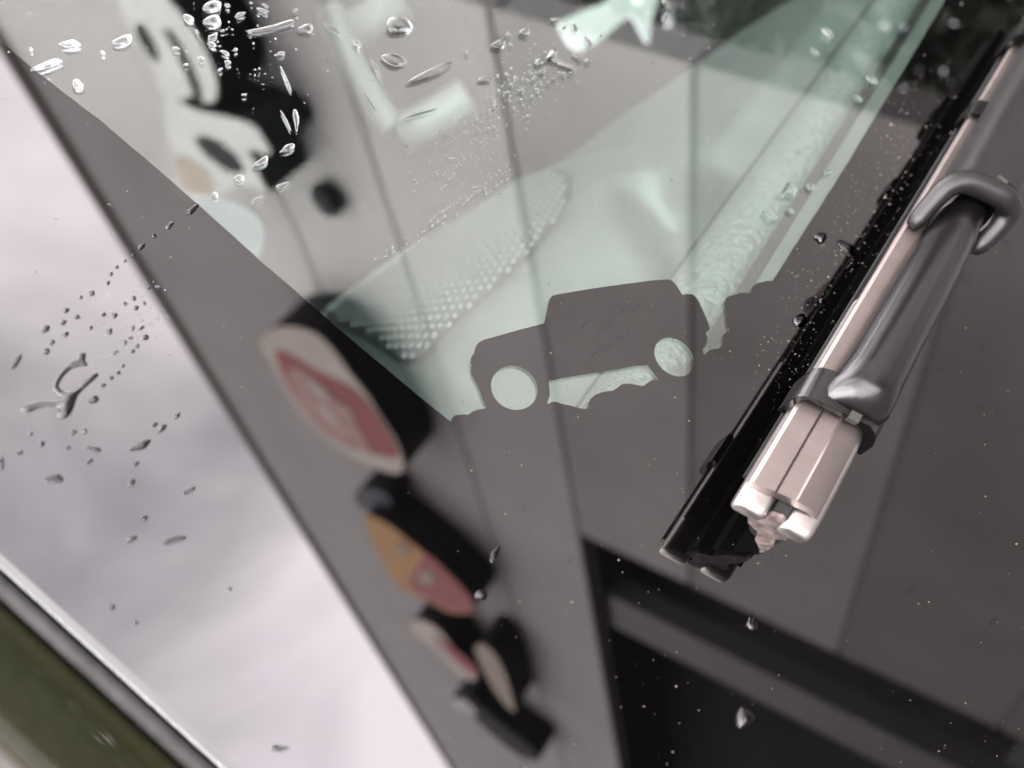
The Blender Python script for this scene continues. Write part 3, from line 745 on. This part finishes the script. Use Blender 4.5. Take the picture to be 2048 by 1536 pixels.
tree((3.6, 7.6, 0), 7.8, 1.7, 'leafy tree partly hidden behind the facade end, mirrored', 6000, 3)
tree((-1.4, 8.0, 0), 7.2, 1.8, 'leafy tree farthest from the facade end, mirrored', 5000, 4)

# ------------------------------------------------------------------ rain drops on the glass
def drop_dome(cx, cy, L, Wd, ang, hk=.30, irr=.14, flat=1.0):
    """lens of water on the glass: L x Wd pixels, long axis at ang degrees (counter-clockwise in the picture)"""
    ca, sa = math.cos(R(ang)), -math.sin(R(ang))
    seg = 16 if max(L, Wd) > 14 else 10
    lob = [(rnd.uniform(-irr, irr), rnd.uniform(0, 6.28)) for _ in range(3)]
    tp = rnd.uniform(-.38, .38)
    c = G(cx, cy); e1 = G(cx+L/2*ca, cy+L/2*sa)-c; e2 = G(cx-Wd/2*sa, cy+Wd/2*ca)-c
    hh = min(e1.length, e2.length)*2*hk*flat
    vs = [];
    prof = [(1.0, 0.0), (.97, .26), (.86, .55), (.66, .80), (.38, .95)]
    for rr, z in prof:
        for k in range(seg):
            a = 2*math.pi*k/seg
            m_ = 1 + sum(A*math.cos((j+2)*a+ph) for j, (A, ph) in enumerate(lob))*(.4+.6*rr)
            vs.append(c + e1*(rr*m_*math.cos(a)) + e2*(rr*m_*math.sin(a)*(1+tp*math.cos(a))) + N*(z*hh + .00006))
    vs.append(c + N*(hh+.00006))
    n = seg; K = len(prof)
    fs = [(i*n+k, i*n+(k+1)%n, (i+1)*n+(k+1)%n, (i+1)*n+k) for i in range(K-1) for k in range(n)] + [((K-1)*n+k, (K-1)*n+(k+1)%n, K*n) for k in range(n)]
    return vs, fs, n
def over_print(x, y): return sd_poly(px2((x, y)), clear2) < 0
def face_up(fs, vs):
    f = fs[0]; nn = (vs[f[1]]-vs[f[0]]).cross(vs[f[2]]-vs[f[1]])
    c = sum((vs[i] for i in f), Vector())/len(f); mid = sum(vs, Vector())/len(vs)
    out = c-mid
    return fs if nn.dot(N*.3+out.normalized()) > 0 else [t[::-1] for t in fs]
def drop(label, group, *a, **k):
    vs, fs, n = drop_dome(*a, **k)
    fs = face_up(fs, vs); wet = over_print(a[0], a[1])
    if wet: fs = fs + [tuple(range(n))]                # print wetted by the drop: no glass reflection under water
    o = build('water_drop', vs, fs, [M['water'], M['wet_print']], None, smooth=True, loc=G(a[0], a[1]), recalc=False)
    if wet: o.data.polygons[len(fs)-1].material_index = 1
    return tag(o, label, 'water drop', group)
def splat(label, poly, group='splashed water blots', hk=.85, grid=5.0):
    pts = smooth_poly(poly, 2)
    xs = [p[0] for p in pts]; ys = [p[1] for p in pts]; ver = list(pts); hs = [0]*len(pts)
    y = min(ys)
    while y < max(ys):
        x = min(xs)
        while x < max(xs):
            qx, qy = x+rnd.uniform(-1,1), y+rnd.uniform(-1,1); d = sd_poly((qx, qy), pts)
            if d > grid*.35: ver.append((qx, qy)); hs.append(d)
            x += grid
        y += grid
    v_, e_, f_, ov, *_ = delaunay_2d_cdt([Vector(p) for p in ver], [(i, (i+1) % len(pts)) for i in range(len(pts))], [], 1, 1e-4)
    px = (G(poly[0][0]+1, poly[0][1])-G(*poly[0])).length
    vs = []
    for i, p in enumerate(v_):
        d = max(0, sd_poly((p.x, p.y), pts)) if i >= len(pts) else 0
        vs.append(G(p.x, p.y) + N*(.00006 + hk*px*math.sqrt(d*14)*.6))
    fs = [tuple(f) for f in f_]
    f = fs[0]
    if (vs[f[1]]-vs[f[0]]).cross(vs[f[2]]-vs[f[1]]).dot(N) < 0: fs = [t[::-1] for t in fs]
    k = len(fs)
    if over_print(*poly[0]):
        b = len(vs); vs += [G(p.x, p.y) + N*.00005 for p in v_]; fs += [tuple(i+b for i in f) for f in fs]
    o = build('water_drop', vs, fs, [M['water'], M['wet_print']], None, smooth=True, recalc=False)
    o.data.polygons.foreach_set('material_index', [0 if i < k else 1 for i in range(len(fs))])
    return tag(o, label, 'water drop', group)

splat('branched Y-shaped water blot over the bright sky reflection on the left',
      [(x*.3906, 400+y*.3906) for x, y in [(400,785),(440,785),(435,820),(450,850),(410,850),(360,870),(320,910),(300,960),(340,985),(400,965),(440,920),(490,885),(505,900),(460,940),(400,1000),(380,1060),(350,1110),(310,1120),(285,1100),(310,1062),(250,1060),(190,1070),(140,1090),(108,1080),(120,1050),(200,1030),(270,1030),(318,1020),(290,990),(270,970),(285,920),(320,870),(370,830),(400,810)]])
splat('winged water blot with a curved tail near the top edge',
      [(850+x*.2441, y*.2441) for x, y in [(905,490),(940,480),(985,485),(1025,420),(1050,408),(1080,430),(1080,460),(1130,500),(1180,515),(1215,530),(1240,570),(1230,588),(1190,562),(1130,548),(1060,512),(1000,500),(965,522),(935,542),(905,530)]], grid=3.0)
splat('smeared water blot pulled sideways beside the black mirrored sign',
      [(490,62),(520,56),(548,50),(575,41),(588,40),(586,50),(560,58),(535,62),(510,66)], grid=3.5, hk=.3)
# singled-out drops
named = [
 ('large bright round drop at the top, left of the winged blot', 800,52,54,34,-18),
 ('long slanted water streak pointing up right near the top', 861,146,98,15,22),
 ('thick drop over the upper end of the black mirrored sign', 425,44,38,24,8),
 ('rounded drop at the top edge over the black mirrored sign', 424,14,40,22,10),
 ('small slanted drop left of the thick drop on the black sign', 378,38,26,14,-22),
 ('two-lobed pale drop near the top left corner', 140,90,44,17,6),
 ('slanted sausage-shaped drop crossing the sky edge at top left', 95,131,66,15,20),
 ('short tube-like drop left of the slotted mirrored sign', 245,82,44,18,14),
 ('ragged drop at far top left below the two-lobed drop', 155,170,22,22,0),
 ('thin upright streak below the black mirrored sign, upper one', 572,160,56,7,-66),
 ('thin bright upright streak beside the black sign, lower one', 592,238,46,11,-84),
 ('faint thin streak next to the bright upright streak', 572,242,44,6,-64),
 ('short drop over the black casing of the oval sign', 575,297,32,13,22),
 ('bean-shaped drop at the edge of the oval sign', 522,325,36,14,28),
 ('round drop just under the black oval opening', 478,358,22,15,12),
 ('small drop above the pale blue mirrored panel', 428,393,18,14,30),
 ('flat faint drop right of the pale blue mirrored panel', 515,400,28,9,28),
 ('faint smear drop at the tip of the black casing', 565,372,28,11,22),
 ('short needle-like streak left of the long slanted streak', 752,137,42,6,-62),
 ('faint hair-thin streak above the grab handle bend', 740,205,40,4,-58),
 ('thin curved streak under the long slanted streak', 838,228,78,5,16),
 ('flat oval drop under the large bright drop', 787,120,50,24,-12),
 ('small slanted drop left of the large bright drop', 715,90,22,12,-38),
 ('thin slanted streak at the top above the grab handle', 665,58,38,8,-26),
 ('ring-shaped faint drop at the end of the smeared blot', 612,58,30,18,-10),
 ('wedge-shaped drop left of the winged blot', 996,90,32,17,20),
 ('faceted drop above the winged blot', 1050,66,21,15,-15),
 ('crescent drop on the dark cladding joint near the top', 970,158,30,8,0),
 ('narrow bright drop right of the bright window patch', 1330,34,24,10,68),
 ('little drop at the top edge right of the bright window patch', 1331,6,18,10,-42),
 ('dark slanted drop in the bright window patch, upper one', 1149,55,22,9,-62),
 ('dark slanted drop in the bright window patch, lower one', 1176,84,24,10,-58),
 ('slim drop on the lower rim of the bright window patch', 1156,112,26,9,-28),
 ('drop with dark edge in the teal area at top right', 1654,67,28,14,-42),
 ('faint slanted drop left of the dark-edged drop at top right', 1629,104,24,10,-36),
 ('slanted drop at the lower end of the teal area', 1744,161,26,12,-42),
 ('faint drop near the black print below the teal area', 1716,197,22,9,-46),
 ('big ragged drop beside the black print edge, over the dash', 1579,384,34,30,-45),
 ('round drop right of the big ragged drop', 1622,375,17,14,-20),
 ('small round drop above the big ragged drop', 1655,345,15,11,0),
 ('tiny flat drop farthest above the big ragged drop', 1600,300,11,6,0),
 ('faint flat drop below the big ragged drop', 1581,422,18,10,-30),
 ('faint crescent drop left below the big ragged drop', 1539,432,36,18,-35),
 ('round dark drop on the black print beside the mirrored wiper', 1640,476,22,22,0),
 ('faint oval drop on the dark wiper reflection', 1694,495,42,20,-35),
 ('round drop with pale side on the wiper reflection', 1599,642,28,28,0),
 ('little drop above the round drop on the wiper reflection', 1644,602,12,10,0),
 ('large egg-shaped drop alone near the bottom edge', 1490,1435,38,46,0),
 ('round drop below the wiper tip on the dark mirrored doorway', 1503,1248,22,28,0),
 ('slanted double drop between the amber sign and the wiper', 990,1108,34,13,62),
 ('round drop at the lower end of the amber sign casing', 962,1190,24,22,0),
 ('elongated drop on the left print edge, uppermost of its row', 385,420,32,11,40),
 ('short drop second in the row on the left print', 340,451,20,9,40),
 ('round drop third in the row on the left print', 308,472,9,8,0),
 ('short drop on the sky edge, lowest in the row on the print', 283,494,19,9,40),
 ('stubby upright drop at the far left above the branched blot', 33,724,38,11,60),
 ('short drop right above the far left stubby drop', 91,659,23,11,45),
 ('drop beside the tail of the branched blot', 188,800,22,13,22),
 ('bent drop below the branched blot over the sky reflection', 281,892,44,15,24),
 ('short drop above the bent drop', 324,858,23,11,55),
 ('drop cut by the left picture edge', 2,927,12,24,0),
 ('faint curved drop left of the bent drop', 187,898,32,10,-15),
 ('faint long drop low over the sky, upper one', 379,982,32,8,30),
 ('faint broad drop low over the sky, lower one', 350,1080,46,13,15),
 ('faint broad drop under the branched blot', 109,958,36,18,0),
 ('flat faint drop lowest over the sky reflection', 560,1497,34,12,0),
]
faintw = ('faint', 'flat', 'smear', 'hair')
for lab, x, y, L, Wd, an in named:
    drop(lab, None, x, y, L, Wd, an, flat=.35 if any(w in lab for w in faintw) else rnd.uniform(.5, 1.0)*(.85 if y < 430 and x < 1320 else 1))
small_sky = [(266,511,8,8),(250,522,8,6),(234,535,8,7),(222,548,9,8),(216,566,10,8),(184,587,14,10),(162,595,8,7),(133,621,12,10),(127,645,13,10),(154,634,12,9),(132,669,14,9),(105,685,14,8),(93,703,14,13),(207,630,11,8),(230,631,11,11),(182,656,10,7),(220,663,14,10),(268,597,10,9),(273,616,10,9),(289,607,7,7),(250,608,8,7),(299,576,7,6),(283,656,14,7),(266,656,10,7),(291,675,13,12),(250,685,9,9),(261,676,8,7),(275,693,9,8),(266,703,10,8),(232,705,12,6),(207,771,10,9),(223,756,10,8),(237,746,9,8),(246,732,8,7),(148,865,14,8),(170,863,11,9),(84,888,13,11),(355,832,16,7),(310,849,14,9),(273,928,13,9),(264,966,20,10),(137,896,10,8),(180,923,16,7),(460,1178,8,8),(225,1215,12,11),(273,1245,8,8),(290,1036,14,10),(265,1078,24,9),(62,868,9,8),(40,905,12,9)]
for x, y, L, Wd in small_sky:
    where = ('in the slanting line just left of the mirrored roof edge' if y < 600 else
             'scattered above the branched blot near the left edge' if y < 720 and x < 200 else
             'scattered between the branched blot and the mirrored roof edge' if y < 720 else
             'in the short slanting row right of the branched blot' if y < 800 else
             'scattered below the branched blot' if y < 1000 else
             'standing alone low over the sky reflection')
    drop('small dark drop ' + where, 'small drops ' + where, x, y, L, Wd, rnd.uniform(20,60))
small_top = [(1017,70,12,8),(935,106,9,8),(1022,90,8,5),(1176,122,14,11),(1111,40,18,9),(1128,56,10,8),(1201,71,7,6),(1087,142,16,9),(1032,157,11,8),(1023,170,11,8),(1015,150,8,6),(1066,159,8,7),(1045,180,11,8),(1109,156,14,5),(1143,147,10,6),(1022,138,8,6),(1128,147,8,6),(1120,146,7,5),(1098,166,9,5),(990,212,8,6),(998,182,7,6),(1009,187,7,5),(1065,193,9,5),(1075,180,11,6)]
for x, y, L, Wd in small_top:
    where = ('left of the winged blot near the dark joint' if x < 1050 and y < 130 else
             'in the spray trailing down left from the winged blot' if y >= 130 else
             'between the winged blot and the bright window patch')
    drop('small drop ' + where, 'small drops ' + where, x, y, L, Wd, rnd.uniform(-40,40))
small_sign = [(425,75,22,14),(425,90,19,11),(450,106,20,9),(456,126,16,9),(480,30,26,8),(525,22,28,8),(590,22,14,6),(402,118,14,10),(445,62,10,6),(372,130,10,7),(352,98,16,9),(205,107,14,8),(62,100,9,8),(470,100,11,7),(488,190,12,6),(560,108,18,9),(530,12,16,6),(455,12,12,9),(395,66,8,7),(500,66,10,5),(440,140,12,7)]
for x, y, L, Wd in small_sign:
    where = ('left of the mirrored sign with two slots' if x < 300 else
             'over the pale face of the mirrored slotted sign' if x < 400 else
             'over the black side of the mirrored slotted sign' if x < 510 else
             'right of the black side of the mirrored slotted sign')
    drop('small pale drop ' + where, 'small drops ' + where, x, y, L, Wd, rnd.uniform(-30,40), flat=.38, irr=.2)

# fine mist and dust on the glass, too many to count
def specks(name, label, items, m, hk):
    vs, fs = [], []
    for x, y, r in items:
        c = G(x, y); e1 = (G(x+r, y)-c)*rnd.uniform(.8,1.5); e2 = (G(x, y-r)-c)*rnd.uniform(.7,1.1); b = len(vs)
        ph = rnd.uniform(0, 6)
        for k in range(6): a = k*math.pi/3+ph; vs.append(c+e1*math.cos(a)+e2*math.sin(a)+N*.00006)
        for k in range(6): a = k*math.pi/3+ph; vs.append(c+(e1*math.cos(a)+e2*math.sin(a))*.6+N*(.00006+e2.length*hk*.8))
        vs.append(c+N*(.00006+e2.length*hk))
        for k in range(6): fs += [(b+k, b+(k+1)%6, b+6+(k+1)%6, b+6+k), (b+6+k, b+6+(k+1)%6, b+12)]
    f = fs[1]
    if (vs[f[1]]-vs[f[0]]).cross(vs[f[2]]-vs[f[1]]).dot(N) < 0: fs = [t[::-1] for t in fs]
    return tag(build(name, vs, fs, m, None, smooth=True, recalc=False), label, name.split('_')[0], None, 'stuff')
mist = []
for _ in range(330):                                         # trail of spray from the winged blot down left
    t = rnd.random(); x = 1090 - 230*t + rnd.gauss(0, 34); y = 130 + 230*t + rnd.gauss(0, 26)
    mist.append((x, y, rnd.uniform(.9, 2.6)*(1-.3*t)))
for _ in range(150):                                         # dotted wipe lines
    t = rnd.random(); k = rnd.choice([0, 16, 28])
    mist.append((750+270*t+rnd.gauss(0,2), 548-k-193*t+rnd.gauss(0,2.5), rnd.uniform(.8, 2.0)))
for _ in range(120): mist.append((rnd.uniform(180,340), rnd.uniform(560,720), rnd.uniform(1,2.6)))
for _ in range(36): mist.append((rnd.gauss(480,75), rnd.gauss(90,55), rnd.uniform(1,3)))
for _ in range(140): mist.append((rnd.uniform(0,1900), rnd.uniform(0,500), rnd.uniform(.8,2.2)))
specks('water_mist', 'fine spray of water dots across the windscreen', mist, M['water'], .55)
dust = []
def dusty(x, y):
    k = .25 + .75*sstep(900, 1500, x+.35*y)
    return k
while len(dust) < 720:
    x, y = rnd.uniform(-60,2110), rnd.uniform(-60,1600)
    if rnd.random() < dusty(x, y): dust.append((x, y, min(3.0, .45+rnd.expovariate(2.5))))
for _ in range(460):
    t = rnd.random(); dust.append((1530+330*t+rnd.gauss(0,36), 760-560*t+rnd.gauss(0,40), min(2.4, .5+rnd.expovariate(2.6))))
specks('dust_specks', 'pale dust specks scattered over the glass', dust, M['dust'], .5)

vs, fs = [], []
def streak(x, y, L, w, an):
    b = len(vs); c, s_ = math.cos(R(an)), -math.sin(R(an)); bow = rnd.uniform(-.02,.02)*L
    for k in range(6):
        t = k/5-.5; ww = w*(1-(2*t)**2*.85); ox = bow*(1-4*t*t)
        for sg_ in (-1, 1):
            vs.append(G(x+c*L*t+(s_*-1)*(ox+sg_*ww), y+s_*L*t+c*(ox+sg_*ww)) + N*.00005)
    fs.extend([(b+2*k, b+2*k+1, b+2*k+3, b+2*k+2) for k in range(5)])
for _ in range(46):
    streak(rnd.gauss(1190,75), rnd.gauss(660,38), rnd.uniform(14,70), rnd.uniform(.5,1.3), 44+rnd.uniform(-3,3))
for _ in range(10): streak(rnd.uniform(960,1350), rnd.uniform(640,760), rnd.uniform(40,120), rnd.uniform(.4,.9), 43+rnd.uniform(-2,2))
streak(975, 812, 330, 1.4, 43); streak(1000, 800, 240, .9, 42)
f = fs[0]
if (vs[f[1]]-vs[f[0]]).cross(vs[f[2]]-vs[f[1]]).dot(N) < 0: fs = [t[::-1] for t in fs]
# keep only streaks that lie on the print
jp = [px2(p) for p in jeep]
holes = [[px2(Z5(p)) for p in w] for w in (wheel1, wheel2)]
def printed(p):
    q = loc2(p)
    if sd_poly(q, jp) > .0006: return all(sd_poly(q, h) < -.0006 for h in holes)
    return sd_poly(q, clear2) < -.0006
fs = [f for f in fs if all(printed(vs[i]) for i in f)]
tag(build('wiper_streaks', vs, fs, M['streak'], None, recalc=False), 'faint dark wiper streaks across the printed off-roader', 'streaks', None, 'stuff')

# dried marks on the print
vs, fs = [], []
for x, y, a_, b_, an in [(1925,552,16,9,40),(1938,566,9,7,0),(1900,618,9,6,30),(1893,628,6,5,0),(1965,690,8,7,0),(2010,482,15,6,-40),(2016,500,10,5,-40),(1483,882,6,5,0),(1048,1016,10,5,50),(1962,810,8,5,0),(1880,740,6,5,0),(1408,960,7,4,20),(1820,1180,9,6,30),(1990,1240,14,8,50),(1140,1120,9,5,30),(1330,1330,8,8,0)]:
    b = len(vs); n = 14; lob = [rnd.uniform(.65, 1.2) for _ in range(n)]
    c, s_ = math.cos(R(an)), -math.sin(R(an))
    vs.append(G(x, y) + N*.00005)
    for k in range(n):
        t = 2*math.pi*k/n; ex_, ey_ = a_*lob[k]*math.cos(t), b_*lob[k]*math.sin(t)
        vs.append(G(x+c*ex_-s_*ey_, y+s_*ex_+c*ey_) + N*.00005)
    fs += [(b, b+1+k, b+1+(k+1)%n) for k in range(n)]
f = fs[0]
if (vs[f[1]]-vs[f[0]]).cross(vs[f[2]]-vs[f[1]]).dot(N) < 0: fs = [t[::-1] for t in fs]
tag(build('dried_marks', vs, fs, M['streak'], None, recalc=False), 'faint dried water marks on the black print near the wiper', 'marks', None, 'stuff')
